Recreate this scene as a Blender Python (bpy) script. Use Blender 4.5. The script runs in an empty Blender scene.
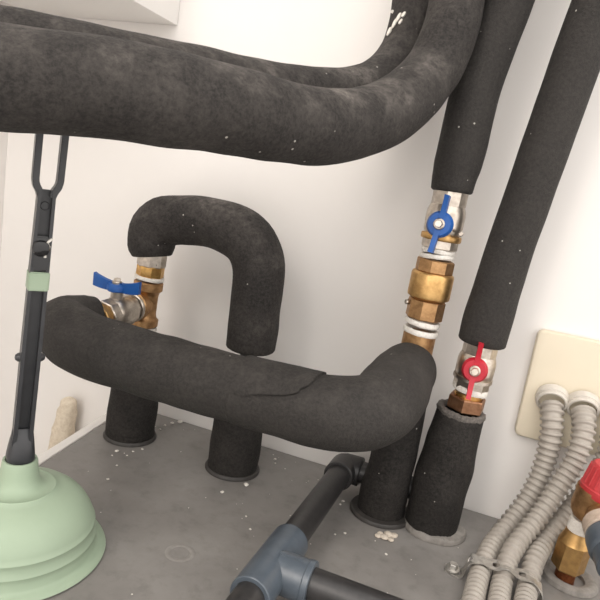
import bpy, bmesh, math, random
from mathutils import Vector as V, Matrix, noise
random.seed(4)
SC = bpy.context.scene
COL = SC.collection
PI = math.pi

# ------------------------------------------------------------------ camera
F = 600.0; PITCH = math.radians(11); ROLL = math.radians(9); YAW = math.radians(18); H = .30
fw = V((-math.sin(YAW)*math.cos(PITCH), math.cos(YAW)*math.cos(PITCH), -math.sin(PITCH)))
r0 = V((math.cos(YAW), math.sin(YAW), 0)); u0 = r0.cross(fw)
rt = r0*math.cos(ROLL)+u0*math.sin(ROLL); up = u0*math.cos(ROLL)-r0*math.sin(ROLL)
CAM = V((0, 0, H))
def ray(px, py): return fw+rt*((px-300)/F)+up*((300-py)/F)
def aty(px, py, Y): d = ray(px, py); return CAM+d*(Y/d.y)          # point on the plane y = Y
def atz(px, py, z): d = ray(px, py); return CAM+d*((z-H)/d.z)      # point at height z
def atd(px, py, dep): return CAM+ray(px, py)*dep                   # point at a depth
cd = bpy.data.cameras.new('camera'); cam = bpy.data.objects.new('camera', cd); COL.objects.link(cam)
cd.sensor_width = 36; cd.sensor_fit = 'HORIZONTAL'; cd.lens = 36; cd.clip_start = .01
m = Matrix((rt, up, -fw)).transposed().to_4x4(); m.translation = CAM; cam.matrix_world = m
SC.camera = cam

# ------------------------------------------------------------------ materials
def lin(c): return tuple(((x/255)/12.92 if x/255 <= .04045 else ((x/255+.055)/1.055)**2.4) for x in c)
def newmat(name, rgb, rough=.5, metal=0, spec=.5):
    mt = bpy.data.materials.new(name); mt.use_nodes = True
    b = mt.node_tree.nodes['Principled BSDF']
    b.inputs['Base Color'].default_value = (*rgb, 1); b.inputs['Roughness'].default_value = rough
    b.inputs['Metallic'].default_value = metal; b.inputs['Specular IOR Level'].default_value = spec
    return mt, mt.node_tree, b
def nd(nt, t, **kw):
    n = nt.nodes.new(t)
    for k, v in kw.items(): setattr(n, k, v)
    return n
def noise_tex(nt, scale, detail=4, rough=.55, vec=None):
    n = nd(nt, 'ShaderNodeTexNoise'); n.inputs['Scale'].default_value = scale
    n.inputs['Detail'].default_value = detail; n.inputs['Roughness'].default_value = rough
    if vec is None:
        g = nd(nt, 'ShaderNodeNewGeometry'); vec = g.outputs['Position']
    nt.links.new(vec, n.inputs['Vector']); return n
def ramp(nt, fac, stops):
    r = nd(nt, 'ShaderNodeValToRGB'); e = r.color_ramp.elements
    while len(e) < len(stops): e.new(.5)
    for k, (p, c) in enumerate(stops): e[k].position = p; e[k].color = (*c, 1) if len(c) == 3 else c
    nt.links.new(fac, r.inputs['Fac']); return r
def mixc(nt, fac, a, b, mode='MIX'):
    n = nd(nt, 'ShaderNodeMix', data_type='RGBA', blend_type=mode)
    for s, v in ((0, fac), (6, a), (7, b)):
        if hasattr(v, 'links') or isinstance(v, bpy.types.NodeSocket): nt.links.new(v, n.inputs[s])
        elif s == 0: n.inputs[0].default_value = v
        else: n.inputs[s].default_value = (*v, 1)
    return n.outputs[2]
def math_(nt, op, a, b=None):
    n = nd(nt, 'ShaderNodeMath', operation=op)
    for k, v in enumerate((a, b)):
        if v is None: continue
        if isinstance(v, bpy.types.NodeSocket): nt.links.new(v, n.inputs[k])
        else: n.inputs[k].default_value = v
    return n.outputs[0]
def bump(nt, b, h, strength=.3, dist=.001, chain=None):
    n = nd(nt, 'ShaderNodeBump'); n.inputs['Strength'].default_value = strength; n.inputs['Distance'].default_value = dist
    nt.links.new(h, n.inputs['Height'])
    if chain: nt.links.new(chain, n.inputs['Normal'])
    nt.links.new(n.outputs['Normal'], b.inputs['Normal']); return n.outputs['Normal']

def rubber(name, base, dust, amount, wrinkle=.35):
    mt, nt, b = newmat(name, base, .78, 0, .3)
    big = noise_tex(nt, 26, 9, .68); mid = noise_tex(nt, 150, 6, .75); fine = noise_tex(nt, 420, 5, .75)
    g = nd(nt, 'ShaderNodeNewGeometry'); sx = nd(nt, 'ShaderNodeSeparateXYZ'); nt.links.new(g.outputs['Normal'], sx.inputs[0])
    upf = ramp(nt, sx.outputs['Z'], [(0.0, (.25,)*3), (.9, (1,)*3)])
    m1 = ramp(nt, big.outputs['Fac'], [(.42, (0,)*3), (.72, (1,)*3)])
    m2 = ramp(nt, mid.outputs['Fac'], [(.38, (.15,)*3), (.66, (1,)*3)])
    f = math_(nt, 'MULTIPLY', math_(nt, 'MULTIPLY', m1.outputs[0], m2.outputs[0]), math_(nt, 'MULTIPLY', upf.outputs[0], amount))
    c = mixc(nt, f, base, dust)
    fr = ramp(nt, fine.outputs['Fac'], [(.40, (0,)*3), (.62, (1,)*3)])
    c = mixc(nt, math_(nt, 'MULTIPLY', fr.outputs[0], .30), c, tuple(x*.5+y*.42 for x, y in zip(base, dust)))
    vo = nd(nt, 'ShaderNodeTexVoronoi'); vo.inputs['Scale'].default_value = 75
    nt.links.new(g.outputs['Position'], vo.inputs['Vector'])
    sp = ramp(nt, vo.outputs['Distance'], [(.045, (1,)*3), (.065, (0,)*3)])
    wn = nd(nt, 'ShaderNodeSeparateColor'); nt.links.new(vo.outputs['Color'], wn.inputs[0])
    keep = math_(nt, 'GREATER_THAN', wn.outputs[0], .5)
    c = mixc(nt, math_(nt, 'MULTIPLY', math_(nt, 'MULTIPLY', sp.outputs[0], keep), .75), c, (.5, .47, .43))
    nt.links.new(c, b.inputs['Base Color'])
    n1 = bump(nt, b, mid.outputs['Fac'], wrinkle*1.6, .0028)
    bump(nt, b, fine.outputs['Fac'], .6, .0012, n1)
    return mt
def metal(name, rgb, dark, rough, scale=160, m=1.0):
    mt, nt, b = newmat(name, rgb, rough, m)
    n = noise_tex(nt, scale, 5, .6)
    r = ramp(nt, n.outputs['Fac'], [(.35, dark), (.62, rgb)])
    nt.links.new(r.outputs[0], b.inputs['Base Color'])
    rr = ramp(nt, n.outputs['Fac'], [(.3, (min(1, rough+.15),)*3), (.7, (rough,)*3)]); nt.links.new(rr.outputs[0], b.inputs['Roughness'])
    bump(nt, b, n.outputs['Fac'], .08, .0005)
    return mt
def mottled(name, rgb, rgb2, rough=.5, scale=60, bstr=.1, spec=.5, metal_=0):
    mt, nt, b = newmat(name, rgb, rough, metal_, spec)
    n = noise_tex(nt, scale, 6, .65)
    r = ramp(nt, n.outputs['Fac'], [(.3, rgb2), (.7, rgb)]); nt.links.new(r.outputs[0], b.inputs['Base Color'])
    bump(nt, b, n.outputs['Fac'], bstr, .0006)
    return mt

M = {}
M['rub'] = rubber('foam_rubber_dusty', (.0155, .0135, .0125), (.20, .178, .16), 1.15)
M['rub2'] = rubber('foam_rubber_clean', (.0205, .0185, .017), (.15, .134, .12), .42, .25)
M['rubd'] = rubber('foam_rubber_dark', (.0105, .0092, .0085), (.16, .142, .125), .6)
M['rubcut'] = mottled('foam_rubber_torn_edge', (.17, .15, .135), (.05, .045, .04), .9, 500, .6)
M['brass'] = metal('brass', (.62, .39, .16), (.47, .28, .11), .34)
M['bronze'] = metal('bronze', (.50, .30, .145), (.33, .19, .09), .40)
M['gold'] = metal('polished_brass', (.80, .50, .17), (.55, .30, .10), .25)
M['rust'] = metal('rusty_copper', (.30, .11, .045), (.14, .045, .02), .5)
M['copper'] = metal('brown_copper', (.38, .205, .12), (.26, .135, .075), .4)
M['chrome'] = metal('nickel_plating', (.62, .56, .49), (.44, .385, .33), .27)
M['galv'] = metal('galvanised_steel', (.62, .60, .56), (.46, .44, .41), .4, 300, .85)
M['tape'] = mottled('white_thread_tape', (.80, .77, .72), (.6, .56, .5), .6, 400, .5)
M['blue'] = mottled('blue_plastic', (.004, .085, .34), (.003, .065, .27), .45, 90, .05)
M['red'] = mottled('red_plastic', (.50, .012, .03), (.40, .009, .024), .45, 90, .05)
M['redcap'] = mottled('faded_red_plastic', (.50, .045, .05), (.42, .03, .035), .45, 90, .05)
M['green'] = mottled('mint_green_rubber', (.345, .43, .315), (.305, .385, .28), .5, 14, .02, .35)
M['blackp'] = mottled('black_plastic', (.034, .035, .038), (.022, .023, .026), .33, 80, .05)
M['blackg'] = mottled('glossy_black_plastic', (.012, .012, .013), (.008, .008, .009), .12, 80, .02)
M['pvc'] = mottled('blue_grey_pvc', (.088, .107, .130), (.060, .074, .090), .3, 70, .05)
M['pipe'] = mottled('black_pipe', (.034, .032, .032), (.02, .019, .019), .38, 150, .12)
M['conduit'] = mottled('grey_conduit', (.39, .355, .312), (.315, .283, .248), .5, 90, .05)
M['gland'] = mottled('pale_grey_gland', (.62, .58, .52), (.52, .48, .43), .4, 120, .05)
M['cream'] = mottled('cream_plastic', (.68, .605, .47), (.65, .58, .45), .45, 20, .02)
M['white'] = mottled('white_paint', (.80, .77, .735), (.75, .72, .685), .45, 30, .03)
M['box'] = mottled('white_enamel', (.82, .80, .775), (.80, .78, .755), .4, 8, .01)
M['wall'] = mottled('painted_plaster', (.80, .77, .74), (.78, .75, .72), .85, 9, .12, .2)
M['floor'] = mottled('concrete', (.32, .30, .28), (.24, .225, .21), .8, 6, .1)
M['crumb'] = mottled('plaster_crumb', (.68, .61, .52), (.5, .43, .35), .95, 300, .6)
M['beige'] = mottled('limescale', (.55, .45, .37), (.40, .31, .24), .7, 200, .4)
M['foam'] = mottled('cream_foam', (.74, .66, .54), (.55, .46, .35), .95, 220, .9)
M['grom'] = mottled('dark_collar', (.055, .050, .046), (.03, .027, .025), .55, 120, .1)
M['gromg'] = mottled('grey_collar', (.30, .28, .255), (.17, .155, .14), .7, 120, .3)
M['ringm'] = mottled('ring_mark', (.30, .285, .265), (.22, .205, .19), .55, 120, .1)
# tank top: dull grey sheet with stains, grime and pale dust
mt, nt, b = newmat('grey_sheet', (.2, .19, .18), .48, .0, .5)
a = noise_tex(nt, 9, 6, .65); c = noise_tex(nt, 60, 6, .7); d = noise_tex(nt, 420, 3, .6)
ra = ramp(nt, a.outputs['Fac'], [(.3, (.172, .161, .151)), (.5, (.220, .207, .194)), (.72, (.280, .265, .248))])
rc = ramp(nt, c.outputs['Fac'], [(.28, (.62,)*3), (.5, (1,)*3), (.8, (1.0,)*3)])
x = mixc(nt, .55, ra.outputs[0], rc.outputs[0], 'MULTIPLY')
dm = ramp(nt, d.outputs['Fac'], [(.70, (0,)*3), (.76, (1,)*3)])
am = ramp(nt, c.outputs['Fac'], [(.45, (0,)*3), (.7, (.7,)*3)])
x = mixc(nt, math_(nt, 'MULTIPLY', dm.outputs[0], am.outputs[0]), x, (.42, .39, .35))
nt.links.new(x, b.inputs['Base Color']); bump(nt, b, c.outputs['Fac'], .1, .0008)
rr = ramp(nt, a.outputs['Fac'], [(.3, (.36,)*3), (.7, (.58,)*3)]); nt.links.new(rr.outputs[0], b.inputs['Roughness'])
M['sheet'] = mt

# ------------------------------------------------------------------ mesh helpers (world coordinates)
def frame(axis, hint=None):
    z = V(axis).normalized()
    h = V(hint) if hint is not None else (V((1, 0, 0)) if abs(z.x) < .9 else V((0, 1, 0)))
    x = (h-z*h.dot(z)).normalized(); return x, z.cross(x), z
def lathe(bm, prof, org, axis, seg=40, hint=None, rot=0, closed=False):
    """prof = [(radius, height)...] turned about axis from org"""
    x, y, z = frame(axis, hint); org = V(org); rings = []
    for r, h in prof:
        if r < 1e-6: rings.append([bm.verts.new(org+z*h)])
        else: rings.append([bm.verts.new(org+z*h+(x*math.cos(rot+2*PI*k/seg)+y*math.sin(rot+2*PI*k/seg))*r) for k in range(seg)])
    pairs = list(zip(rings, rings[1:]))
    if closed: pairs.append((rings[-1], rings[0]))
    for a_, b_ in pairs:
        n = max(len(a_), len(b_))
        for k in range(n):
            q = [a_[k % len(a_)], a_[(k+1) % len(a_)], b_[(k+1) % len(b_)], b_[k % len(b_)]]
            u = []
            for w in q:
                if w not in u: u.append(w)
            if len(u) > 2: bm.faces.new(u)
    return rings
def cyl(bm, p, q, r, seg=32, bev=.0008, hint=None, rot=0, r2=None):
    p = V(p); q = V(q); L = (q-p).length; r2 = r if r2 is None else r2; e = min(bev, L*.3)
    lathe(bm, [(0, 0), (r-e, 0), (r, e), (r2, L-e), (r2-e, L), (0, L)], p, q-p, seg, hint, rot)
def tubeend(bm, p, q, r, ri, dep, seg=36, bev=.0007):
    """socket: cylinder whose end at q is open to a depth"""
    p = V(p); q = V(q); L = (q-p).length
    lathe(bm, [(0, 0), (r-bev, 0), (r, bev), (r, L-bev), (r-bev, L), (ri, L), (ri, L-dep), (0, L-dep)], p, q-p, seg)
def box(bm, c, ax, ay, az, sx, sy, sz, bev=.0):
    c = V(c); vs = [bm.verts.new(c+ax*(i*sx/2)+ay*(j*sy/2)+az*(k*sz/2)) for i in (-1, 1) for j in (-1, 1) for k in (-1, 1)]
    fs = [bm.faces.new([vs[i] for i in q]) for q in ((0, 1, 3, 2), (4, 6, 7, 5), (0, 4, 5, 1), (2, 3, 7, 6), (0, 2, 6, 4), (1, 5, 7, 3))]
    if bev > 0:
        es = {e for f in fs for e in f.edges}
        bmesh.ops.bevel(bm, geom=list(es), offset=bev, segments=2, affect='EDGES', profile=.6)
XA, YA, ZA = V((1, 0, 0)), V((0, 1, 0)), V((0, 0, 1))
def spline(pts, step):
    """Catmull-Rom through (Vector, radius) pairs, resampled evenly"""
    P = [(V(p), r) for p, r in pts]; P = [(P[0][0]*2-P[1][0], P[0][1])]+P+[(P[-1][0]*2-P[-2][0], P[-1][1])]
    raw = []
    for i in range(1, len(P)-2):
        p0, p1, p2, p3 = (P[i+k][0] for k in (-1, 0, 1, 2))
        d1 = max((p2-p1).length, 1e-6); t0 = max((p1-p0).length, 1e-6); t2 = max((p3-p2).length, 1e-6)
        m1 = ((p1-p0)/t0*d1+(p2-p1)*t0/d1*(d1/t0)) if False else (p2-p0)*(d1/(d1+t0))
        m2 = (p3-p1)*(d1/(d1+t2))
        n = 40
        for k in range(n):
            t = k/n; h = t*t*(3-2*t)
            raw.append((p1*(2*t**3-3*t*t+1)+m1*(t**3-2*t*t+t)+p2*(-2*t**3+3*t*t)+m2*(t**3-t*t), P[i][1]*(1-h)+P[i+1][1]*h))
    raw.append(P[-2]); out = [raw[0]]; acc = 0
    tot = sum((raw[i+1][0]-raw[i][0]).length for i in range(len(raw)-1)); n = max(2, round(tot/step)); st = tot/n; nxt = st
    for i in range(len(raw)-1):
        L = (raw[i+1][0]-raw[i][0]).length
        while L > 0 and acc+L >= nxt-1e-9 and len(out) < n:
            t = (nxt-acc)/L; out.append((raw[i][0].lerp(raw[i+1][0], t), raw[i][1]*(1-t)+raw[i+1][1]*t)); nxt += st
        acc += L
    out.append(raw[-1]); return out
def sweep(bm, sp, seg=48, wob=0.0, wfreq=40, cap=('flat', 'flat'), inner=.5, ridge=None, seed=0):
    """tube along resampled spline; cap: flat (open foam end with a hole), round or none"""
    n = len(sp); T = []
    for i in range(n):
        T.append((sp[min(i+1, n-1)][0]-sp[max(i-1, 0)][0]).normalized())
    x, y, z = frame(T[0], (0.3, -1, .1)); rings = []; s = 0
    def ring(c, x, y, r, key=True):
        vs = []
        for k in range(seg):
            a_ = 2*PI*k/seg; d_ = x*math.cos(a_)+y*math.sin(a_); p = c+d_*r
            if wob: p += d_*(noise.noise(p*wfreq+V((seed*7.3, 0, 0)))*wob*r)
            vs.append(bm.verts.new(p))
        return vs
    frames = []
    for i, (c, r) in enumerate(sp):
        if i:
            s += (c-sp[i-1][0]).length
            q = T[i-1].rotation_difference(T[i]); x = q @ x; y = q @ y
        rr = r*ridge(s) if ridge else r
        frames.append((c, x.copy(), y.copy(), rr, T[i])); 
    def endring(fr, side, kind):
        c, x_, y_, r, t = fr; t = t*side; out = []
        if kind == 'round':
            for k in range(1, 7):
                a_ = PI/2*k/6.0; rr = r*math.cos(a_)
                out.append(ring(c+t*(r*.85*math.sin(a_)), x_, y_, rr) if k < 6 else [bm.verts.new(c+t*r*.85)])
        elif kind == 'flat':
            e = r*.10
            out.append(ring(c+t*e*.6, x_, y_, r-e*.35)); out.append(ring(c+t*e, x_, y_, r-e)); out.append(ring(c+t*e, x_, y_, r*inner)); out.append(ring(c-t*r*.4, x_, y_, r*inner)); out.append([bm.verts.new(c-t*r*.4)])
        return out
    rings = list(reversed(endring(frames[0], -1, cap[0])))+[ring(*f[:4]) for f in frames]+endring(frames[-1], 1, cap[1])
    for a_, b_ in zip(rings, rings[1:]):
        for k in range(seg):
            q = [a_[k % len(a_)], a_[(k+1) % len(a_)], b_[(k+1) % len(b_)], b_[k % len(b_)]]; u = []
            for w in q:
                if w not in u: u.append(w)
            if len(u) > 2: bm.faces.new(u)
def build(name, bm, mat, parent=None, loc=None, sharp=38):
    bmesh.ops.recalc_face_normals(bm, faces=bm.faces[:])
    for f in bm.faces: f.smooth = True
    for e in bm.edges:
        e.smooth = not (len(e.link_faces) == 2 and e.calc_face_angle(0) > math.radians(sharp))
    o0 = V((0, 0, 0))
    if parent is not None:
        q = parent
        while q is not None: o0 = o0+q.location; q = q.parent
    elif loc is None:
        lo = V((min(v.co.x for v in bm.verts), min(v.co.y for v in bm.verts), min(v.co.z for v in bm.verts)))
        hi = V((max(v.co.x for v in bm.verts), max(v.co.y for v in bm.verts), 0)); o0 = V(((lo.x+hi.x)/2, (lo.y+hi.y)/2, lo.z))
    else: o0 = V(loc)
    bmesh.ops.translate(bm, verts=bm.verts[:], vec=-o0)
    me = bpy.data.meshes.new(name); bm.to_mesh(me); bm.free()
    o = bpy.data.objects.new(name, me); COL.objects.link(o)
    for k in (mat if isinstance(mat, (list, tuple)) else [mat]): me.materials.append(k)
    if parent is not None: o.parent = parent
    else: o.location = o0
    return o
def B(): return bmesh.new()
def thing(name, label, cat, loc, group=None):
    o = bpy.data.objects.new(name, None); o.empty_display_size = .02; COL.objects.link(o); o.location = V(loc)
    return tag(o, label, cat, group)
def tag(o, label, cat, group=None):
    o['label'] = label; o['category'] = cat
    if group: o['group'] = group
    return o
def struct(name, bm, mat):
    o = build(name, bm, mat, sharp=30); o['kind'] = 'structure'; return o

# ------------------------------------------------------------------ room shell
WY = .6075; WX = -.612; FZ = -.88
bm = B(); box(bm, (.3, WY+.05, .56), XA, YA, ZA, 2.1, .1, 2.9); struct('wall_back', bm, M['wall'])
bm = B(); box(bm, (WX-.05, -.45, .56), XA, YA, ZA, .1, 2.115, 2.9); struct('wall_left', bm, M['wall'])
bm = B(); box(bm, (.3, -.4, FZ-.05), XA, YA, ZA, 2.1, 2.2, .1); struct('floor', bm, M['floor'])

# ------------------------------------------------------------------ tank
tank = thing('water_tank', 'grey metal tank cabinet whose flat dusty top carries all the pipes', 'tank', (.05, .33, FZ))
lA = atz(38, 466, 0); lB = atz(107, 421, 0)
def edgeX(Y): return lA.x+(lB.x-lA.x)*(Y-lA.y)/(lB.y-lA.y)
YF, YB, XR = .02, .606, .5
def slab(bm, pts, z0, z1, bev=0):
    a_ = [bm.verts.new((x_, y_, z1)) for x_, y_ in pts]; b_ = [bm.verts.new((x_, y_, z0)) for x_, y_ in pts]
    bm.faces.new(a_); bm.faces.new(b_[::-1]); n = len(pts)
    for k in range(n): bm.faces.new((a_[k], b_[k], b_[(k+1) % n], a_[(k+1) % n]))
    if bev: bmesh.ops.bevel(bm, geom=[e for e in bm.edges], offset=bev, segments=2, affect='EDGES')
bm = B(); slab(bm, [(edgeX(YF), YF), (XR, YF), (XR, YB), (edgeX(YB), YB)], -.004, 0, .0006); build('top_panel', bm, M['sheet'], tank)
bm = B(); slab(bm, [(edgeX(YF)+.004, YF+.004), (XR-.004, YF+.004), (XR-.004, YB), (edgeX(YB)+.004, YB)], FZ+.002, -.0045); build('body', bm, M['white'], tank)
bm = B(); slab(bm, [(edgeX(YF)-.0125, YF), (edgeX(YF)-.0012, YF), (edgeX(YB)-.0012, YB), (edgeX(YB)-.0125, YB)], -.03, -.0001, .0006); build('edge_trim', bm, M['white'], tank)['label'] = 'white painted edge strip'
def collar(c, ro, h, mat, ri, lean=0):
    bm = B(); lathe(bm, [(ri, .0004), (ro, .0004), (ro, h*.5), (ro-.0012, h), (ri, h)], (c[0], c[1], 0), (lean, 0, 1), 48, closed=True)
    return build('pipe_collar', bm, mat, tank)
aL = V((-.3437, .535, 0)); aA = V((-.2189, .537, 0)); aC = V((-.0575, .544, 0)); aD = V((-.0125, .5465, 0))
collar(aL, .0285, .004, M['grom'], .02); collar(aA, .0285, .004, M['grom'], .02)
collar((-.0620, .545), .0300, .004, M['grom'], .02)
cD = collar((-.0105, .5465), .0290, .006, M['gromg'], .018)
for v in cD.data.vertices:
    q = v.co+tank.location; a_ = math.atan2(q.y-.5465, q.x+.0105)
    v.co += V((math.cos(a_), math.sin(a_), 0))*(.0025*noise.noise(V((math.cos(a_)*1.6, math.sin(a_)*1.6, 4))))+V((0, 0, .002*noise.noise(q*140) if q.z > .002 else 0))
cD['label'] = 'crumbling grey pipe collar'
pS = atz(569, 580, 0)
bm = B(); lathe(bm, [(.0125, .0004), (.0235, .0004), (.0225, .004), (.0195, .0055), (.0165, .0055), (.0125, .003)], pS, ZA, 48, closed=True); build('pipe_collar', bm, M['gromg'], tank)['label'] = 'shallow grey dished collar'
pm = atz(180, 553, 0)
bm = B(); lathe(bm, [(.0075, .0002), (.0080, .0006), (.0105, .0007), (.0120, .0002)], pm, ZA, 40, closed=True); build('ring_stamp', bm, M['ringm'], tank)

# ------------------------------------------------------------------ insulated pipes
def insul(name, pts, mat, label, wob=.05, cap=('flat', 'flat'), seg=56, step=.0045, inner=.55, seed=0, cat='insulated pipe', wfreq=38):
    bm = B(); sweep(bm, spline(pts, step), seg, wob, wfreq, cap, inner, seed=seed)
    return tag(build(name, bm, mat, sharp=50), label, cat)
FR = .0235
front = [(V((-.6095, .030, .300)), .0245), (V((-.470, .098, .307)), .0245), (atd(-330, 48, .255), .0245), (atd(-140, 62, .262), .0245), (atd(0, 78, .276), .0242), (atd(100, 88, .294), .024), (atd(200, 105, .320), .024), (atd(270, 119, .352), .0238), (atd(332, 127, .390), .0236),
         (atd(387, 113, .435), .0238), (atd(430, 74, .472), .0230), (aty(450, 30, .511), .0218), (aty(459, -10, .517), .0211), (aty(474, -80, .518), .0208), (aty(500, -200, .518), .0208)]
insul('insulated_pipe', front, M['rub'], 'thickest black insulated pipe sweeping across the top and bending upward, in front of its twin', .05, seed=1)
back = [(V((-.6095, .135, .322)), .0235), (atd(-330, 18, .318), .0235), (atd(-140, 34, .324), .0235), (atd(0, 51, .334), .0235), (atd(83, 64, .350), .0232), (atd(133, 73, .364), .023), (atd(200, 84, .388), .0228), (atd(267, 94, .425), .0222), (atd(336, 97, .468), .0215),
        (atd(375, 86, .500), .0213), (aty(402, 56, .550), .0212), (aty(413, 22, .558), .0211), (aty(418, -10, .561), .021), (aty(432, -80, .562), .021), (aty(458, -200, .562), .021)]
insul('insulated_pipe', back, M['rub'], 'black insulated pipe tucked behind and above the thickest one, paint flecks on its bend', .04, seed=2)
Yc, Yd = .544, .546
blu = [(aty(451.5, 190, Yc), .0180), (aty(453.5, 180, Yc), .0188), (aty(458, 163, Yc), .0203), (aty(463, 143, Yc), .0206), (aty(477, 85, Yc), .0205), (aty(508, 0, Yc), .0205), (aty(545, -100, Yc), .0205), (aty(610, -260, Yc), .0205)]
insul('insulated_pipe', blu, M['rub2'], 'black insulated pipe dropping onto the valve with the front-facing blue handle', .03, seed=3)
redp = [(aty(482, 341, Yd), .0208), (aty(488, 318, Yd), .0212), (aty(497, 289, Yd), .0203), (aty(510, 248, Yd), .0197), (aty(527, 200, Yd), .0195), (aty(574, 67, Yd), .0195), (aty(599, 0, Yd), .0195), (aty(640, -110, Yd), .0195), (aty(700, -260, Yd), .0195)]
insul('insulated_pipe', redp, M['rub2'], 'straight black insulated pipe dropping onto the valve with the red handle', .018, seed=4)
YU = .536
ub = [(aty(152.0, 254, YU), .0212), (aty(151.8, 250, YU), .0236), (aty(151.5, 243, YU), .0250), (aty(153.5, 233, YU), .0256), (aty(158, 226, YU), .0258), (aty(167, 221, YU), .0255), (aty(185, 220, YU), .025), (aty(212, 223, YU), .0250), (aty(236, 231, YU), .0258), (aty(252, 245, YU), .0262), (aty(258.5, 266, YU), .0258), (aty(257.5, 290, YU), .0252), (aty(255.5, 312, YU), .025), (aty(251, 347, YU), .0248)]
insul('insulated_pipe', ub, M['rub'], 'black insulated pipe bent into an upside-down U above the brass tee', .05, cap=('flat', 'flat'), inner=.85, seed=5)
ubend = [o for o in COL.objects if 'upside-down U' in o.get('label', '')][0]
bm = B(); cyl(bm, aA+V((.0004, -.001, .099)), aA+V((.0004, -.001, .140)), .0085, 28); build('pipe_end', bm, M['pipe'], ubend)
insul('insulated_pipe', [(aA+V((0, 0, .0012)), .0258), (aA+V((0, 0, .02)), .0262), (aA+V((-.0003, 0, .07)), .0255), (aA+V((0, 0, .105)), .0245)], M['rubd'], 'upright black insulated stub directly below the open end of the U-bend', .05, seed=6)
insul('insulated_pipe', [(aL+V((0, 0, .0012)), .0262), (aL+V((0, 0, .02)), .0265), (aL+V((.0004, 0, .07)), .0255), (aL+V((.001, 0, .112)), .0245)], M['rubd'], 'short dark insulated stub standing below the brass tee, nearest the tank corner', .05, seed=7)
insul('insulated_pipe', [(V((-.0620, .545, .0012)), .0225), (V((-.0618, .544, .02)), .0226), (V((-.0602, .544, .05)), .0213), (V((-.0604, .544, .09)), .0212), (V((-.0595, .544, .128)), .0212)], M['rubd'], 'dark insulated riser under the elbow, touching the riser beside it', .06, seed=8)
# bypass along the wall: tee sleeve on the riser, bends on both ends
hp = thing('insulated_pipe', 'horizontal black insulated bypass pipe between the brass tee and the elbow', 'insulated pipe', (-.2, .41, .11))
right_half = [(V((-.168, .4085, .1368)), .0262), (V((-.135, .409, .1373)), .0262), (V((-.105, .410, .1378)), .0270), (V((-.085, .4145, .139)), .0276), (V((-.069, .428, .141)), .0280), (V((-.0632, .456, .144)), .0284), (V((-.0622, .495, .147)), .0284), (V((-.0612, .528, .1490)), .0268)]
bm = B(); sweep(bm, spline(right_half, .004), 56, .05, 38, ('flat', 'round'), .5, seed=9); build('elbow_sleeve', bm, M['rub2'], hp, sharp=50)
left_half = [(V((-.3432, .4530, .1490)), .0192), (V((-.3475, .4430, .1490)), .0212), (V((-.3505, .4300, .1475)), .0235), (V((-.3450, .4180, .1455)), .0255), (V((-.3260, .4100, .1410)), .0268), (V((-.290, .4085, .1380)), .0268), (V((-.22, .4085, .1368)), .0268), (V((-.170, .4085, .1368)), .0265), (V((-.150, .4087, .1370)), .0255)]
sp = spline(left_half, .004)
bm = B(); sweep(bm, sp, 56, .06, 38, ('flat', 'flat'), .9, seed=10)
build('long_sleeve', bm, M['rub2'], hp, sharp=50)
# loose tongue of the long sleeve glued over the joint
bm = B(); NA, NX = 26, 22; gt = []; gb = []
def xend(a_):
    K = [(14, -.156), (22, -.146), (28, -.128), (40, -.1165), (60, -.1105), (75, -.1090), (105, -.1070), (150, -.110)]
    for (p, q), (r_, t) in zip(K, K[1:]):
        if p <= a_ <= r_: u = (a_-p)/(r_-p); u = u*u*(3-2*u); return q+(t-q)*u
for i in range(NA+1):
    a_ = 14+(150-14)*i/NA; xe = xend(a_)+.0012*noise.noise(V((a_*.12, 2, 0))); rowt = []; rowb = []
    for k in range(NX+1):
        u = k/NX; x_ = -.168+(xe+.168)*u; lift = .0022*u**1.5*min(1, (a_-14)/12)*(1 if u < .9 else 1-(u-.9)*3)+.0006
        lift += .0007*noise.noise(V((x_*90, a_*.05, 1)))*u
        for row, rr in ((rowt, .0272+lift), (rowb, .0250)):
            row.append(bm.verts.new((x_, .4088-rr*math.cos(math.radians(a_)), .1371+rr*math.sin(math.radians(a_)))))
    gt.append(rowt); gb.append(rowb)
for g_, fl in ((gt, 1), (gb, -1)):
    for i in range(NA):
        for k in range(NX): bm.faces.new((g_[i][k], g_[i][k+1], g_[i+1][k+1], g_[i+1][k])[::fl])
for i in range(NA):
    for k in (0, NX): bm.faces.new((gt[i][k], gt[i+1][k], gb[i+1][k], gb[i][k]))
for k in range(NX):
    for i in (0, NA): bm.faces.new((gt[i][k], gt[i][k+1], gb[i][k+1], gb[i][k]))
build('seam_flap', bm, M['rub2'], hp, sharp=50)
insul('insulated_pipe', [(V((-.0135, .5465, .0035)), .0245), (V((-.0132, .5465, .015)), .0250), (V((-.0122, .5462, .05)), .0252), (V((-.0102, .546, .085)), .0236), (V((-.0085, .546, .118)), .0218)], M['rubd'], 'dark insulated riser with a frayed top below the valve with the red handle', .07, seed=11, inner=.72)
bm = B(); lathe(bm, [(.0150, 0), (.0212, -.001), (.0222, .0015), (.0215, .0038), (.0190, .0046), (.0160, .0032)], (-.0084, .546, .1185), (.06, 0, 1), 64, closed=True)
for v in bm.verts: v.co += V((noise.noise(v.co*260), noise.noise(v.co*260+V((9, 0, 0))), noise.noise(v.co*300+V((0, 5, 0)))*1.2))*.0011
rim = build('frayed_rim', bm, M['rubcut'], [o for o in COL.objects if o.get('label', '').startswith('dark insulated riser with a frayed')][0], sharp=60)
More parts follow.
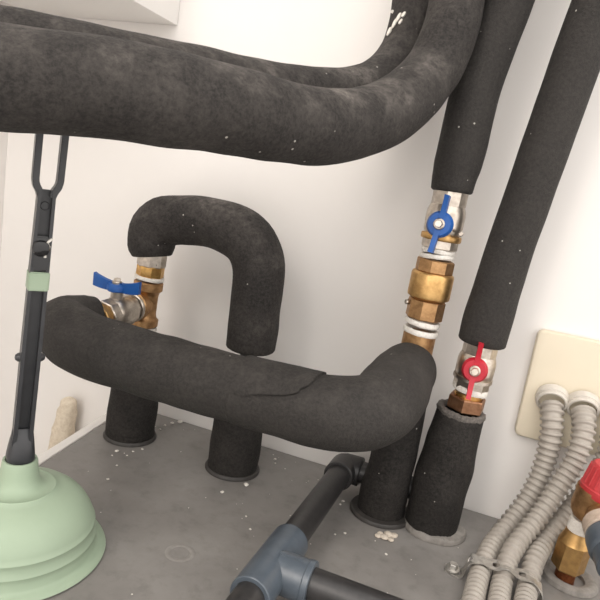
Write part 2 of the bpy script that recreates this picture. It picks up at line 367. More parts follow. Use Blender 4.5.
# white paint flecks on the bend of the rear pipe: thin chips lying on its skin
par = [o for o in COL.objects if 'paint flecks' in o.get('label', '')][0]
bvh_pts = spline(back, .0045)
def on_pipe(px, py, pts, off=.0004):
    """where the view ray through a pixel meets the swept pipe"""
    d_ = ray(px, py); best = None
    for c, r in pts:
        t = (c-CAM).dot(d_)/d_.dot(d_); p = CAM+d_*t; q = (p-c).length
        if q < r:
            s_ = t-math.sqrt(r*r-q*q)/d_.length
            if best is None or s_ < best[0]: best = (s_, c, r)
    if best is None: return None
    p = CAM+d_*best[0]; n = (p-best[1]).normalized(); return p+n*off, n
bm = B()
for px, py, L, w in ((399, 18, .0085, .0032), (395, 24, .0085, .0032), (390, 32, .0075, .0038), (404, 15, .005, .003), (393, 12, .003, .0022), (401, 22, .005, .0022)):
    h = on_pipe(px, py, bvh_pts)
    if not h: continue
    p, n = h; ax = (rt*.72+up*.70); ax = (ax-n*ax.dot(n)).normalized(); ay = n.cross(ax)
    top = [bm.verts.new(p+n*.0012+ax*(L/2*math.cos(2*PI*k/10)*(1+.25*noise.noise(V((k, px, py)))))+ay*(w/2*math.sin(2*PI*k/10)*(1+.3*noise.noise(V((k*2.1, py, px)))))) for k in range(10)]
    bot = [bm.verts.new(v.co-n*.0024) for v in top]; bm.faces.new(top); bm.faces.new(bot[::-1])
    for k in range(10): bm.faces.new((top[k], bot[k], bot[(k+1) % 10], top[(k+1) % 10]))
f = build('paint_flecks', bm, M['tape'], par); f['kind'] = 'stuff'

# ------------------------------------------------------------------ valves and brass fittings
def handle(parent, p, stem, along, mat, half=.0245, hubr=.0112, thick=.0065, tall=.0085, wth=.0042, skew=0, tilt=0):
    """T-shaped butterfly handle: hub on the stem, two plates standing on edge, screw on top"""
    x, y, z = frame(stem, along); x = (x*math.cos(skew)+y*math.sin(skew)).normalized(); y = z.cross(x)
    bm = B(); lathe(bm, [(0, 0), (hubr-.001, 0), (hubr, .001), (hubr, thick*.6), (hubr-.0018, thick), (0, thick)], p, z, 36)
    for s in (1, -1):
        n = 6; prev = None
        for k in range(n+1):
            t = k/n; c = V(p)+x*s*(hubr*.45+(half-hubr*.45)*t)+z*(thick*.55+tilt*s*t*.004+.0035*t*t)+y*s*.0012*t
            w = wth/2*(1.15-.25*t+(.12 if k == n else 0)); h = tall/2*(.75+.35*t)
            q = [bm.verts.new(c+y*a_*w+z*b_*h) for a_, b_ in ((-1, -1), (1, -1), (1, 1), (-1, 1))]
            if prev:
                for e in range(4): bm.faces.new((prev[e], prev[(e+1) % 4], q[(e+1) % 4], q[e]))
            else: bm.faces.new(q[::-1])
            prev = q
        bm.faces.new(prev)
    h = build('handle', bm, mat, parent, sharp=42)
    bm = B(); lathe(bm, [(0, 0), (.0047, 0), (.0047, .0016), (.0040, .0022), (0, .0022)], V(p)+z*thick, z, 24)
    lathe(bm, [(0, 0), (.0036, 0), (.0036, .0024), (.0030, .0032), (0, .0032)], V(p)+z*(thick+.0018), z, 6)
    build('handle_screw', bm, M['chrome'], h)
    return h
def tape_ring(parent, p, axis, r, h, tilt=0):
    bm = B(); x, y, z = frame(axis); a_ = (z+x*tilt).normalized()
    lathe(bm, [(r-.003, 0), (r-.0006, .0003), (r, h*.3), (r-.0003, h*.7), (r-.0008, h), (r-.003, h)], p, a_, 40, closed=True)
    for v in bm.verts: v.co += V((noise.noise(v.co*400), 0, noise.noise(v.co*400+V((3, 3, 3)))))*.0005
    return build('thread_tape', bm, M['tape'], parent)
def zc(y):   # height on the riser axis for a picture row
    T = [(150, .350), (192, .3119), (225, .2821), (243, .2661), (267, .2445), (276, .2361), (298, .216), (322, .1933), (337, .1788), (365, .151)]
    for (a_, za), (b_, zb) in zip(T, T[1:]):
        if a_ <= y <= b_: return za+(zb-za)*(y-a_)/(b_-a_)
def ca(y): z = zc(y); return V((-.058+.0022*(z-.18)/.12, Yc, z))
ax = (ca(192)-ca(337)).normalized()
HINT = (.35, -1, 0)
# valve with the blue handle on the riser
v1 = thing('ball_valve', 'nickel ball valve with a blue handle facing forward, hanging below an insulated pipe', 'valve', ca(250))
bm = B()
cyl(bm, ca(206), ca(186), .0152, 8, .001, HINT, .39)
lathe(bm, [(0, 0), (.0150, 0), (.0166, .003), (.0170, .008), (.0170, .018), (.0162, .0225), (.0148, .026), (0, .026)], ca(234), ax, 40)
cyl(bm, ca(248), ca(239), .0160, 8, .0008, HINT, .39)
st = ca(225); cyl(bm, st, st+V((-.03, -1, .05)).normalized()*.0225, .0062, 24)
build('body', bm, M['chrome'], v1)
bm = B(); lathe(bm, [(0, 0), (.0172, 0), (.0178, .001), (.0178, .0042), (.0172, .0052), (0, .0052)], ca(239.5), ax, 40); build('ring', bm, M['brass'], v1)['label'] = 'brass joint ring'
handle(v1, st+V((-.03, -1, .05)).normalized()*.0215, V((-.05, -1, .08)), V((.14, 0, 1)), M['blue'], skew=.0)
bm = B(); cyl(bm, st+V((.017, -.0125, -.004)), st+V((.0172, -.0205, -.004)), .0022, 16); build('stop_pin', bm, M['chrome'], v1)
tape_ring(v1, ca(252.5), ax, .0150, .0042, .05); tape_ring(v1, ca(258), ax, .0154, .0042, -.08)
# check valve below it
cv = thing('check_valve', 'brass check valve with a wide drum between two hexagon ends', 'valve', ca(325))
for y0_, y1_ in ((272, 259), (318, 299)):
    bm = B(); cyl(bm, ca(y0_), ca(y1_), .0168, 8, .001, HINT, .39); build('hexagon_end', bm, M['bronze'], cv)
bm = B(); lathe(bm, [(0, 0), (.0150, 0), (.0186, .0022), (.0190, .004), (.0190, .0225), (.0182, .0245), (.0170, .0252), (0, .0252)], ca(299), ax, 56); build('drum', bm, M['brass'], cv)
bm = B(); cyl(bm, ca(304)+V((-.0145, -.006, 0)), ca(304)+V((-.0175, -.0095, 0)), .0024, 16); build('test_plug', bm, M['chrome'], cv)
tape_ring(cv, ca(324.5), ax, .0160, .0050, .06); tape_ring(cv, ca(333), ax, .0162, .0052, .05)
bm = B(); cyl(bm, ca(364), ca(331.5), .0148, 32); build('pipe_end', bm, M['bronze'], cv)
# valve with the red handle
def da(y): return aty(481+(y-345)*(466-481)/(404-345), y, Yd)
dx = (da(345)-da(404)).normalized()
v2 = thing('ball_valve', 'nickel ball valve with a red handle, above the frayed insulated riser', 'valve', da(404))
bm = B(); cyl(bm, da(356), da(336), .0150, 8, .001, HINT, .39)
lathe(bm, [(0, 0), (.0150, 0), (.0166, .002), (.0169, .006), (.0169, .0155), (.0160, .0195), (.0148, .022), (0, .022)], da(377), dx, 40)
lathe(bm, [(0, 0), (.0174, 0), (.0174, .003), (0, .003)], da(379), dx, 40)
cyl(bm, da(388), da(378), .0158, 8, .0008, HINT, .39)
st = da(365); cyl(bm, st, st+V((0, -1, .05)).normalized()*.0215, .0062, 24); build('body', bm, M['chrome'], v2)
handle(v2, st+V((0, -1, .05)).normalized()*.0205, V((.05, -1, .06)), V((.07, 0, 1)), M['red'], skew=0, hubr=.0110)
tape_ring(v2, da(391), dx, .0160, .0055, .08)
bm = B(); lathe(bm, [(0, 0), (.0125, 0), (.0125, .004), (0, .004)], da(396.5), dx, 32); build('thread', bm, M['gold'], v2)
bm = B(); cyl(bm, da(409), da(396), .0172, 6, .0012, (1, -.75, 0), 0); build('nut', bm, M['copper'], v2)
# brass tee on the left with its valve
def la(y): return aty(152.2+(y-258)*(143.3-152.2)/(322-258), y, .535)
lx = (la(258)-la(322)).normalized()
te = thing('pipe_tee', 'brass pipe tee between the U-bend and the valve with the sideways blue handle', 'pipe fitting', la(330))
bm = B(); lathe(bm, [(0, 0), (.0138, 0), (.0152, .0012), (.0152, .0075), (.0128, .0095), (.0118, .014), (.0118, .033), (.0128, .0375), (.0152, .0395), (.0152, .0470), (.0138, .0482), (0, .0482)], la(325), lx, 40)
tc = la(303); bd = V((-.005, -.995, -.06)).normalized()
lathe(bm, [(0, -.004), (.0105, -.004), (.0118, .008), (.0118, .014), (.0145, .0155), (.0148, .0205), (.0138, .0215), (0, .0215)], tc, bd, 36)
build('body', bm, M['bronze'], te)
tape_ring(te, la(279.3), lx, .0155, .0042, .05); tape_ring(te, la(329.5), lx, .0150, .0045, .03)
bm = B(); cyl(bm, la(277), la(265), .0142, 8, .001, HINT, .3); build('nut', bm, M['gold'], te)
bm = B(); cyl(bm, la(266), la(252.2), .0150, 8, .001, HINT, .1); build('adapter', bm, M['chrome'], te)['label'] = 'nickel hexagon adapter'
bm = B(); cyl(bm, la(352), la(328), .0108, 28); build('pipe_end', bm, M['bronze'], te)
v3 = thing('ball_valve', 'nickel ball valve lying toward the viewer with a sideways blue handle', 'valve', tc+bd*.05)
bm = B()
def vp(t): return tc+bd*t
cyl(bm, vp(.0222), vp(.0262), .0150, 36); cyl(bm, vp(.0270), vp(.0320), .0142, 8, .001, (0, 0, 1), .2)
lathe(bm, [(0, 0), (.0145, 0), (.0160, .004), (.0164, .009), (.0164, .018), (.0156, .025), (.0140, .028), (0, .028)], vp(.0315), bd, 40)
cyl(bm, vp(.059), vp(.0705), .0160, 8, .001, (0, 0, 1), .2)
cyl(bm, vp(.0515), vp(.0515)+V((0, 0, .0235)), .0060, 24); build('body', bm, M['chrome'], v3)
bm = B(); cyl(bm, vp(.0702), vp(.0785), .0130, 32); build('ring', bm, M['brass'], v3)['label'] = 'brass end ring'
handle(v3, vp(.0515)+V((-.001, 0, .0222)), V((.02, -.05, 1)), V((1, .05, 0)), M['blue'], half=.0245, hubr=.0092, tall=.0115, thick=.0075, skew=.0)

# ------------------------------------------------------------------ grey drain pipework lying across the tank
pz = .0285; dX = lambda Y: -.1095+(-.107+.1105)*(Y-.40)/.18
tcn = atz(324, 588, pz); tY = tcn.y
dt = thing('tee_fitting', 'blue-grey plastic tee joining the black drain pipes', 'pipe fitting', (dX(tY), tY, pz-.016))
bm = B(); c0 = V((dX(tY), tY, pz)); run = V((.019, 1, 0)).normalized(); br = V((1, -.01, 0)).normalized()
SR = .0148
lathe(bm, [(.0114, -.036), (SR-.0007, -.036), (SR, -.0353), (SR, -.030), (SR, .034), (SR, .0373), (SR-.0007, .038), (.0114, .038), (.0114, .03), (.0114, -.02)], c0, run, 48, closed=True)
build('body', bm, M['pvc'], dt)
bm = B(); lathe(bm, [(.0114, .006), (SR, .006), (SR, .0265), (SR+.0006, .0272), (SR+.0006, .0310), (SR, .0315), (.0114, .0315)], c0, br, 48, closed=True)
box(bm, c0+br*.014+V((0, 0, SR-.001)), br, run, ZA, .018, .0025, .003, .0006)
build('branch_socket', bm, M['pvc'], dt)
bm = B(); cyl(bm, c0+run*.028, c0+run*.180, .0113, 36); tag(build('drain_pipe', bm, M['pipe']), 'black drain pipe running from the blue-grey tee back to the wall', 'pipe')
bm = B(); cyl(bm, c0-run*.019, c0-run*.24, .0113, 36); tag(build('drain_pipe', bm, M['pipe']), 'short black drain pipe leaving the near end of the blue-grey tee at the bottom edge', 'pipe')
bm = B(); cyl(bm, c0+br*.019, c0+br*.45, .0113, 36); tag(build('drain_pipe', bm, M['pipe']), 'black drain pipe leaving the side of the blue-grey tee parallel to the wall', 'pipe')
e0 = c0+run*.180
bm = B(); tubeend(bm, e0+run*.008, e0-run*.016, .0145, .0115, .016)
lathe(bm, [(0, -.0135), (.0070, -.0120), (.0120, -.0070), (.0140, 0), (.0145, .016), (.0138, .017), (0, .017)], e0+run*.008, br, 36)
bm2 = bm; cyl(bm2, e0+run*.008+br*.015, e0+run*.008+br*.075, .0108, 32)
tag(build('pipe_elbow', bm2, M['pipe']), 'black pipe elbow against the wall behind the touching risers', 'pipe fitting')

# ------------------------------------------------------------------ plunger
base = atz(14, 548, 0)
pl = thing('plunger', 'mint green plunger with a black handle standing on the grey tank top', 'plunger', base)
prof = [(.0620, 0), (.0648, .0003), (.0658, .0012), (.0653, .0022), (.0610, .0038), (.0592, .0046), (.0584, .0062), (.0579, .0100), (.0574, .0133), (.0578, .0138), (.0578, .0144), (.0572, .0149), (.0566, .0190), (.0559, .0226), (.0563, .0231), (.0562, .0237), (.0555, .0242), (.0545, .0275),
        (.0530, .0310), (.0495, .0370), (.0445, .0425), (.0385, .0468), (.0320, .0498), (.0262, .0514), (.0258, .0522), (.0248, .0522), (.0240, .0517), (.0192, .0528), (.0160, .0545), (.0142, .0575), (.0132, .0620), (.0125, .0680), (.0121, .0718), (.0116, .0730), (.0102, .0730), (.0100, .0680), (.0095, .0500), (.026, .0480), (.043, .0390), (.052, .0230), (.0545, .0100), (.058, .0025), (.0620, 0)]
bm = B(); lathe(bm, prof[:-1], base, ZA, 96, closed=True); bmesh.ops.translate(bm, verts=bm.verts[:], vec=(0, 0, .0003)); build('cup', bm, M['green'], pl, sharp=60)
fd = V((CAM.x-base.x, CAM.y-base.y, 0)).normalized(); fd = (fd+V((.18, .0, 0))).normalized(); sd = V((-fd.y, fd.x, 0))      # front and side of the handle
if sd.dot(rt) < 0: sd = -sd
def hz(py): return aty(40, py, base.y).z
lean = lambda z: V((.0065*(z-.08)/.2, 0, 0))
SW = .74                                                            # slimness of the handle
def hp_(z, s=0, f=0): return V((base.x, base.y, z))+lean(z)+sd*s*SW+fd*f*.85
bm = B()
def loft(bm, secs):
    prev = None
    for z, w, d_, s, f in secs:
        q = [bm.verts.new(hp_(z, s+a_*w/2, f+b_*d_/2)) for a_, b_ in ((-1, -1), (1, -1), (1, 1), (-1, 1))]
        if prev:
            for e in range(4): bm.faces.new((prev[e], prev[(e+1) % 4], q[(e+1) % 4], q[e]))
        else: bm.faces.new(q[::-1])
        prev = q
    bm.faces.new(prev)
zF = hz(190); zT = .335
secs_w = lambda z: .0155-.0022*max(0, min(1, (z-.10)/(zF-.10)))
# solid foot flaring into the cup neck, thin web with two raised side rails above it
def taper(bm, secs, n=24, e=3.0):
    prev = None
    for z, w, d_ in secs:
        q = []
        for k in range(n):
            a_ = 2*PI*k/n; ca_, sa_ = math.cos(a_), math.sin(a_)
            q.append(bm.verts.new(hp_(z, w/2*math.copysign(abs(ca_)**(2/e), ca_), d_/2*math.copysign(abs(sa_)**(2/e), sa_))))
        if prev:
            for k in range(n): bm.faces.new((prev[k], prev[(k+1) % n], q[(k+1) % n], q[k]))
        else: bm.faces.new(q[::-1])
        prev = q
    bm.faces.new(prev)
taper(bm, [(.054, .0240, .0205), (.0728, .0244, .0208), (.0745, .0262, .0220), (.0770, .0260, .0215), (.082, .0245, .0195), (.089, .0220, .015), (.0945, .0195, .008), (.097, .0185, .0035)])
loft(bm, [(.080, .014, .004, 0, -.0035), (zF+.001, .0125, .004, 0, -.0030)])
for s in (-1, 1):
    loft(bm, [(.079, .0044, .0135, s*.0080, 0), (.096, .0036, .0135, s*.0070, 0), (.16, .0032, .0135, s*.0071, 0), (.205, .0030, .013, s*.0068, 0), (zF+.002, .0028, .0125, s*.0060, 0)])
    for zz in (hz(360),):
        lathe(bm, [(0, 0), (.0035, 0), (.0030, .0022), (.0018, .0038), (0, .0042)], hp_(zz, s*.0078, 0), sd*s, 16)
lathe(bm, [(0, 0), (.003, 0), (.0026, .0008), (0, .001)], hp_(hz(205), 0, -.001), fd, 20)
build('shaft', bm, M['blackp'], pl, sharp=40)
# loop: two prongs and the arch joining them
bm = B()
pts = []
W2 = .0103
path = [(zF-.004, -.0046), (zF+.0005, -.0066), (zF+.0035, -.0092), (zF+.0075, -W2), (zF+.07, -W2-.0003), (zT-.012, -W2), (zT-.004, -.0065), (zT, 0), (zT-.004, .0065), (zT-.012, W2), (zF+.07, W2+.0003), (zF+.0075, W2), (zF+.0035, .0092), (zF+.0005, .0066), (zF-.004, .0046)]
prev = None
for i, (z, s) in enumerate(path):
    z0, s0 = path[max(i-1, 0)]; z1, s1 = path[min(i+1, len(path)-1)]
    t = V((s1-s0, z1-z0)).normalized(); nrm = V((-t.y, t.x))
    q = [bm.verts.new(hp_(z+nrm.y*a_*.0025, s+nrm.x*a_*.0029, b_*.0056)) for a_, b_ in ((-1, -1), (1, -1), (1, 1), (-1, 1))]
    if prev:
        for e in range(4): bm.faces.new((prev[e], prev[(e+1) % 4], q[(e+1) % 4], q[e]))
    else: bm.faces.new(q[::-1])
    prev = q
bm.faces.new(prev)
bmesh.ops.bevel(bm, geom=bm.edges[:], offset=.0006, segments=2, affect='EDGES')
build('hanging_loop', bm, M['blackp'], pl, sharp=40)
bm = B(); zb0, zb1 = hz(290), hz(271)
loft(bm, [(zb0, .0182, .0155, 0, 0), (zb1, .0180, .0154, 0, 0)]); bmesh.ops.bevel(bm, geom=bm.edges[:], offset=.0008, segments=2, affect='EDGES')
build('band', bm, M['green'], pl)['label'] = 'mint green band around the handle'
bm = B(); z0, z1 = hz(270), hz(235)
loft(bm, [(z0, .0150, .0142, 0, 0), (z0+.004, .0160, .0146, 0, 0), (z1-.006, .0158, .0140, 0, 0), (z1, .0150, .0120, 0, -.001)]); bmesh.ops.bevel(bm, geom=bm.edges[:], offset=.001, segments=2, affect='EDGES')
lathe(bm, [(.0001, 0), (.0048, .0002), (.0056, .0012), (.0050, .0026), (.0030, .0034), (0, .0036)], hp_((z0+z1)/2+.004, -.001, .0068), fd, 24)
build('joint_sleeve', bm, M['blackg'], pl, sharp=40)['label'] = 'glossy black joint sleeve'
bm = B()
for (za, sa), (zb_, sb) in zip([(z1-.001, .0075), (z1-.004, .0035), (z1-.007, .0060), (z1-.010, .0025)], [(z1-.004, .0035), (z1-.007, .0060), (z1-.010, .0025), (z1-.014, .0032)]):
    cyl(bm, hp_(za, sa, .0074), hp_(zb_, sb, .0076), .0009, 10, .0001)
build('torn_film', bm, M['tape'], pl)['label'] = 'torn clear film scrap at the joint'

# ------------------------------------------------------------------ plate, conduits and strap on the right
pA = aty(540, 328, WY); pBt = aty(512, 431, WY); pT = pA.z; pZ = pBt.z; pX = (pA.x+pBt.x)/2
plate = thing('junction_box', 'cream blanking plate on the wall behind the grey conduits', 'junction box', (pX+.08, WY, pZ))
def rrect(x0, x1, z0, z1, r, n=6):
    P = []
    for cx, cz, a0 in ((x1-r, z1-r, 0), (x0+r, z1-r, PI/2), (x0+r, z0+r, PI), (x1-r, z0+r, 1.5*PI)):
        for k in range(n+1): P.append((cx+r*math.cos(a0+PI/2*k/n), cz+r*math.sin(a0+PI/2*k/n)))
    return P
bm = B(); P0 = rrect(pX, pX+.17, pZ, pT, .006); n = len(P0); cx, cz = pX+.085, (pZ+pT)/2
def inset(P, e): return [(cx+(x_-cx)*(1-e/.085), cz+(z_-cz)*(1-e/.053)) for x_, z_ in P]
rings = [[bm.verts.new((x_, Y_, z_)) for x_, z_ in PP] for PP, Y_ in ((P0, WY-.0005), (P0, WY-.0075), (inset(P0, .0012), WY-.0092), (inset(P0, .0026), WY-.0095))]
for a_, b_ in zip(rings, rings[1:]):
    for k in range(n): bm.faces.new((a_[k], a_[(k+1) % n], b_[(k+1) % n], b_[k]))
bm.faces.new(rings[-1]); build('cover', bm, M['cream'], plate, sharp=40)
G = [aty(552, 399, WY-.012), aty(583, 406, WY-.012)]; G.append(G[1]+(G[1]-G[0])*1.12)
for g in G:
    bm = B(); gd = V((0, -.86, -.45))
    lathe(bm, [(.0118, -.005), (.0146, -.005), (.0150, .000), (.0148, .0018), (.0136, .0024), (.0140, .0032), (.0140, .0052), (.0132, .0062), (.0118, .0062)], g, gd, 36, closed=True)
    build('cable_gland', bm, M['gland'], plate)
RC = .0106; PITCHC = .0062
def cprof(s):
    t = (s/PITCHC) % 1.0
    d_ = abs(t-.5)*2
    k = max(0, min(1, (d_-.42)/.34)); k = k*k*(3-2*k)
    return 1.0-.16*(1-k)*1.0 if False else (.80+.20*(1-min(1, max(0, (d_-.30)/.24))))
def conduit(pts, label):
    bm = B(); sp = spline([(p, .0110-.0025*min(1, k/8)) for k, p in enumerate(pts)], PITCHC/12)
    sweep(bm, sp, 26, 0, 1, ('flat', 'flat'), .7, cprof)
    return tag(build('corrugated_conduit', bm, M['conduit'], sharp=60), label, 'conduit', 'corrugated grey conduits')
zl = .0094
gd = V((0, -.86, -.45)).normalized()
c1 = [G[0]+gd*.006, aty(552, 418, .582), aty(551, 436, .578), aty(546, 458, .575), aty(538, 480, .570), aty(527, 500, .562), aty(512, 520, .549), aty(496, 540, .528), aty(486, 557, .502), atz(478, 580, zl+.0004), atz(472.5, 602, zl+.0002), atz(455, 660, zl), atz(424, 760, zl)]
c2 = [G[1]+gd*.006, aty(584, 422, .580), aty(582, 440, .571), aty(574, 462, .564), aty(563, 480, .557), aty(550, 500, .547), aty(536, 520, .535), aty(519, 541, .517), aty(508, 560, .496), atz(501.5, 585, zl+.0007), atz(497, 613, zl+.0003), atz(488, 670, zl), atz(472, 770, zl)]
c3 = [G[2]+gd*.006, aty(614, 428, .582), aty(611, 446, .579), aty(603, 467, .577), aty(592, 484, .574), aty(577, 501, .568), aty(560, 521, .556), aty(544, 543, .535), aty(534, 562, .508), atz(527.5, 588, zl+.0007), atz(523.5, 614, zl+.0003), atz(522, 680, zl), atz(521, 780, zl)]
conduit(c1, 'grey corrugated conduit from the first gland, beside the bolted end of the strap')
conduit(c2, 'grey corrugated conduit in the middle of the three under the strap')
conduit(c3, 'grey corrugated conduit passing behind the red cap, lowest under the strap')
# perforated strap: bolted foot, then over the three conduits
bolt = atz(452, 571, 0)
def cross(pts, px, py):  # nearest conduit axis point
    q = atz(px, py, zl); return min((p for p, _ in spline([(p, RC) for p in pts], .002)), key=lambda p: (p-q).length)
k1, k2, k3 = cross(c1, 480, 573), cross(c2, 503, 578), cross(c3, 527, 589)
hS = .0089*2+.0012
sdir = (k3-k1).normalized()
path = [(bolt+V((-.006, .001, .0012)), 1), (bolt+V((0, 0, .0012)), 1), (bolt+sdir*.0075+V((0, 0, .0014)), 1), (k1-sdir*.0118+V((0, 0, .003)), 1), (k1-sdir*.0095+V((0, 0, .0085)), 1), (k1-sdir*.004+V((0, 0, hS-zl-.0004)), 1), (k1+V((0, 0, hS-zl+.0006)), 1),
        (k1.lerp(k2, .5)+V((0, 0, hS-zl-.0012)), 1), (k2+V((0, 0, hS-zl+.0006)), 1), (k2.lerp(k3, .5)+V((0, 0, hS-zl-.0012)), 1), (k3+V((0, 0, hS-zl+.0006)), 1), (k3+sdir*.006+V((0, 0, hS-zl-.002)), 1), (k3+sdir*.0112+V((0, 0, .002)), 1), (k3+sdir*.0125+V((0, 0, -.010)), 1), (k3+sdir*.020+V((0, 0, -.0104)), 1), (k3+sdir*.034+V((0, 0, -.0104)), 1)]
sp = spline(path, .0006); acc = [0]
for i in range(1, len(sp)): acc.append(acc[-1]+(sp[i][0]-sp[i-1][0]).length)
TOT = acc[-1]; cell = .0190
def on_strap(s, t):
    s = max(0, min(TOT-1e-6, s)); i = 0
    lo, hi = 0, len(acc)-1
    while hi-lo > 1:
        md = (lo+hi)//2
        if acc[md] <= s: lo = md
        else: hi = md
    u = (s-acc[lo])/(acc[hi]-acc[lo]); p = sp[lo][0].lerp(sp[hi][0], u); tg = (sp[min(hi+3, len(sp)-1)][0]-sp[max(0, lo-3)][0]).normalized()
    side = V((-sdir.y, sdir.x, 0)).normalized(); nn = tg.cross(side).normalized(); nn = nn if nn.z > 0 or abs(nn.z) < .2 else -nn
    return p+side*t, nn
strap = thing('perforated_strap', 'galvanised perforated strap holding three grey conduits down on the tank', 'strap', bolt)
bm = B(); ncell = int(TOT/cell); cell = TOT/ncell; NS = 12; HRs = .0033
for ci in range(ncell):
    s0 = ci*cell; cs = s0+cell/2; outer = []; inner = []
    hw = lambda s: .0056+.0024*(.5+.5*math.cos(2*PI*(s-cs)/cell))
    per = [(s0+cell*k/NS, 1) for k in range(NS+1)]+[(s0+cell*(NS-k)/NS, -1) for k in range(NS+1)]
    for s, sg in per:
        t = sg*hw(s); a_ = math.atan2(t, s-cs)
        outer.append(bm.verts.new(on_strap(s, t)[0])); inner.append(bm.verts.new(on_strap(cs+HRs*math.cos(a_), HRs*math.sin(a_))[0]))
    N = len(outer)
    for k in range(N):
        q = (outer[k], outer[(k+1) % N], inner[(k+1) % N], inner[k])
        try: bm.faces.new(q)
        except ValueError: pass
bmesh.ops.remove_doubles(bm, verts=bm.verts[:], dist=1e-5)
bmesh.ops.recalc_face_normals(bm, faces=bm.faces[:])
bmesh.ops.solidify(bm, geom=bm.faces[:], thickness=.0007)
build('band', bm, M['galv'], strap, sharp=50)
bm = B(); lathe(bm, [(0, 0), (.0060, 0), (.0060, .0012), (.0052, .0016), (0, .0016)], bolt+V((0, 0, .0016)), ZA, 28); lathe(bm, [(0, 0), (.0042, 0), (.0042, .0035), (.0036, .0043), (0, .0043)], bolt+V((0, 0, .003)), ZA, 6)
build('bolt', bm, M['galv'], strap)

# ------------------------------------------------------------------ red-capped brass valve at the right
YS = pS.y-.005
def sa(px, py, dy=0): return aty(px, py, YS+dy)
s_ = thing('safety_valve', 'brass safety valve with a red cap, rising through a dished collar beside the conduits', 'valve', pS)
sA, sB, sC_, sD, sE = sa(563, 582), sa(571.5, 553), sa(580, 522), sa(592, 503), sa(609, 470)
bm = B(); cyl(bm, sA+(sA-sB)*.0, sa(568, 563), .0082, 28); build('pipe_end', bm, M['rust'], s_)['label'] = 'rust-stained copper pipe end'
bm = B(); cyl(bm, sa(566.5, 568), sa(576, 541), .0136, 6, .0016, (1, -.3, 0), .2); lathe(bm, [(0, 0), (.0135, 0), (.0105, .008), (.0100, .011), (0, .011)], sa(575.5, 542), (sC_-sB), 30); build('nut', bm, M['brass'], s_)
bm = B(); cyl(bm, sa(579, 531), sa(583, 519), .0104, 30, r2=.0098); build('thread_tape', bm, M['tape'], s_)
axs = (sE-sB).normalized()
bm = B(); lathe(bm, [(0, 0), (.0120, 0), (.0150, .004), (.0165, .009), (.0165, .019), (.0172, .021), (.0172, .026), (0, .026)], sa(587, 518), axs, 40)
so = sa(597, 505); port = V((.15, -.97, -.22)).normalized()
lathe(bm, [(0, 0), (.0125, 0), (.0125, .024), (0, .024)], so, port, 36); build('body', bm, M['bronze'], s_)
bm = B(); lathe(bm, [(0, .0215), (.0148, .0215), (.0162, .0230), (.0162, .0335), (.0150, .0345), (0, .0345)], so, port, 36); build('outlet_ring', bm, M['beige'], s_)['label'] = 'pale chalky outlet ring'
cap0 = sa(601, 496)
bm = B(); lathe(bm, [(0, 0), (.0180, 0), (.0186, .001), (.0186, .0065), (.0172, .0075), (.0160, .024), (.0145, .0265), (0, .0265)], cap0, axs, 40)
for k in range(20):
    a_ = 2*PI*k/20; x_, y_, z_ = frame(axs); dd = x_*math.cos(a_)+y_*math.sin(a_)
    cyl(bm, cap0+dd*.0170+axs*.008, cap0+dd*.0158+axs*.024, .0011, 8, .0002)
build('cap', bm, M['redcap'], s_)
un = thing('pipe_union', 'blue-grey plastic union on the outlet of the red-capped brass valve', 'pipe fitting', so+port*.05)
u0_ = so+port*.0350
bm = B(); lathe(bm, [(0, 0), (.0150, 0), (.0165, .0015), (.0172, .006), (.0172, .016), (.0165, .0185), (.0150, .020), (.0150, .034), (.0142, .035), (.0112, .035), (.0112, .024), (0, .024)], u0_, port, 44); build('body', bm, M['pvc'], un)
bm = B(); cyl(bm, u0_+port*.0255, u0_+port*.06, .0110, 32); build('pipe_end', bm, M['pipe'], un)['label'] = 'black pipe end'

# ------------------------------------------------------------------ small things around
f0 = aty(69, 404, .590); f1 = aty(61, 440, .590)
insul('foam_sleeve', [(f0, .0105), (f0.lerp(f1, .3), .0122), (f0.lerp(f1, .8), .0134), (f1+(f1-f0)*.8, .0138), (f1+(f1-f0)*3, .0138)], M['foam'], 'cream crumbly foam sleeve standing at the wall beyond the tank edge', .14, cap=('round', 'flat'), seed=14, cat='foam sleeve', wfreq=130)
cb = aty(178, 26, WY)
bm = B(); W_, D_, H_ = .20, .16, .25
box(bm, (cb.x-W_/2, WY-D_/2-.0005, cb.z+H_/2), XA, YA, ZA, W_, D_, H_, .0015)
cbx = thing('wall_cabinet', 'white box cabinet mounted high on the wall, its underside showing', 'cabinet', (cb.x-W_/2, WY, cb.z)); build('body', bm, M['box'], cbx)
bm = B(); box(bm, (cb.x-W_/2, WY-D_-.008, cb.z+H_/2), XA, YA, ZA, W_, .014, H_, .002); build('door', bm, M['box'], cbx)
def crumb(bm, p, r, fl=.55, seed=0):
    q = bmesh.ops.create_icosphere(bm, subdivisions=2, radius=r)['verts']
    for v in q:
        v.co *= 1+.45*noise.noise(v.co*(.9/r)+V((seed, 0, 0))); v.co.z *= fl
    zz = min(v.co.z for v in q)
    for v in q: v.co += V(p)+V((0, 0, .0002-zz))
bm = B(); p = atz(385, 536, 0)
for k in range(11): crumb(bm, p+V((random.uniform(-.0085, .0085), random.uniform(-.0055, .0055), 0)), random.uniform(.0022, .0042), .32, k*3.7)
tag(build('plaster_crumb', bm, M['crumb'], sharp=80), 'small pale lump of plaster on the tank before the dark risers', 'debris')
bm = B(); 
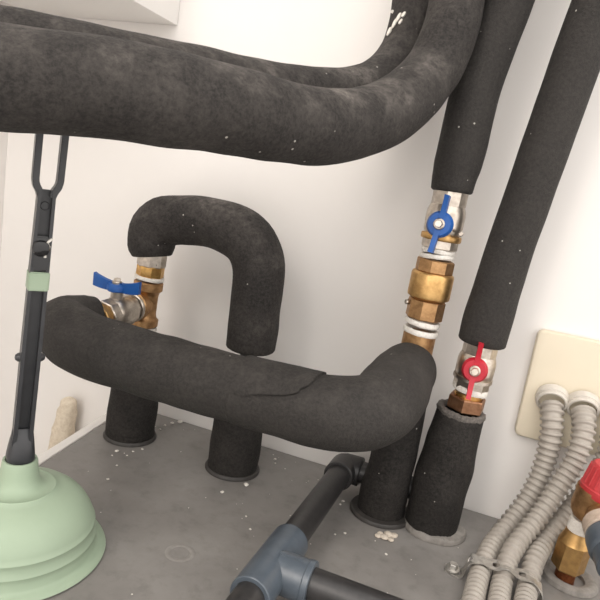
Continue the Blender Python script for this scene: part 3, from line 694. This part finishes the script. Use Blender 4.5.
for px, py, r in ((117, 452, .0022), (142, 450, .0017), (133, 452, .0012), (117, 466, .0012), (108, 480, .0013), (112, 456, .001), (127, 456, .0009), (222, 493, .0018), (246, 486, .0026), (275, 460, .0016), (275, 464, .0012), (343, 502, .0017), (340, 505, .0012), (386, 555, .0013), (345, 534, .0013), (246, 517, .001), (250, 530, .0012), (180, 423, .003), (172, 424, .002), (187, 421, .002), (165, 426, .0015), (335, 535, .001), (160, 430, .0014)):
    crumb(bm, atz(px, py, 0), r, .5, px)
for k in range(90):
    Y_ = random.uniform(.30, .595); X_ = random.uniform(-.34, .02)
    if any((X_-q.x)**2+(Y_-q.y)**2 < .034**2 for q in (aL, aA, aC, aD, pm)) or (X_-base.x)**2+(Y_-base.y)**2 < .07**2: continue
    crumb(bm, V((X_, Y_, 0)), random.uniform(.0003, .0007), .6, k)
o = tag(build('plaster_dust', bm, M['tape'], sharp=80), 'white specks of plaster dust scattered over the grey tank top', 'debris'); o['kind'] = 'stuff'

# ------------------------------------------------------------------ light
def area(name, loc, tgt, size, power, col):
    l = bpy.data.lights.new(name, 'AREA'); l.shape = 'DISK'; l.size = size; l.energy = power; l.color = col
    o = bpy.data.objects.new(name, l); COL.objects.link(o); o.location = loc
    o.rotation_euler = (V(tgt)-V(loc)).to_track_quat('-Z', 'Y').to_euler()
area('key_light', (-1.0, -.75, 1.0), (-.12, .5, .12), 1.6, 54, (1, .925, .85))
w = bpy.data.worlds.new('world'); SC.world = w; w.use_nodes = True; nt = w.node_tree; bg = nt.nodes['Background']
tcd = nt.nodes.new('ShaderNodeTexCoord'); sx = nt.nodes.new('ShaderNodeSeparateXYZ'); nt.links.new(tcd.outputs['Generated'], sx.inputs[0])
r = ramp(nt, math_(nt, 'ADD', math_(nt, 'MULTIPLY', sx.outputs['Z'], .5), .5), [(.0, (.55, .52, .495)), (.5, (.70, .665, .635)), (.75, (.92, .888, .855)), (1.0, (.95, .92, .89))])
nt.links.new(r.outputs[0], bg.inputs['Color']); bg.inputs['Strength'].default_value = 2.62
SC.view_settings.view_transform = 'Standard'; SC.view_settings.look = 'None'; SC.view_settings.exposure = 0
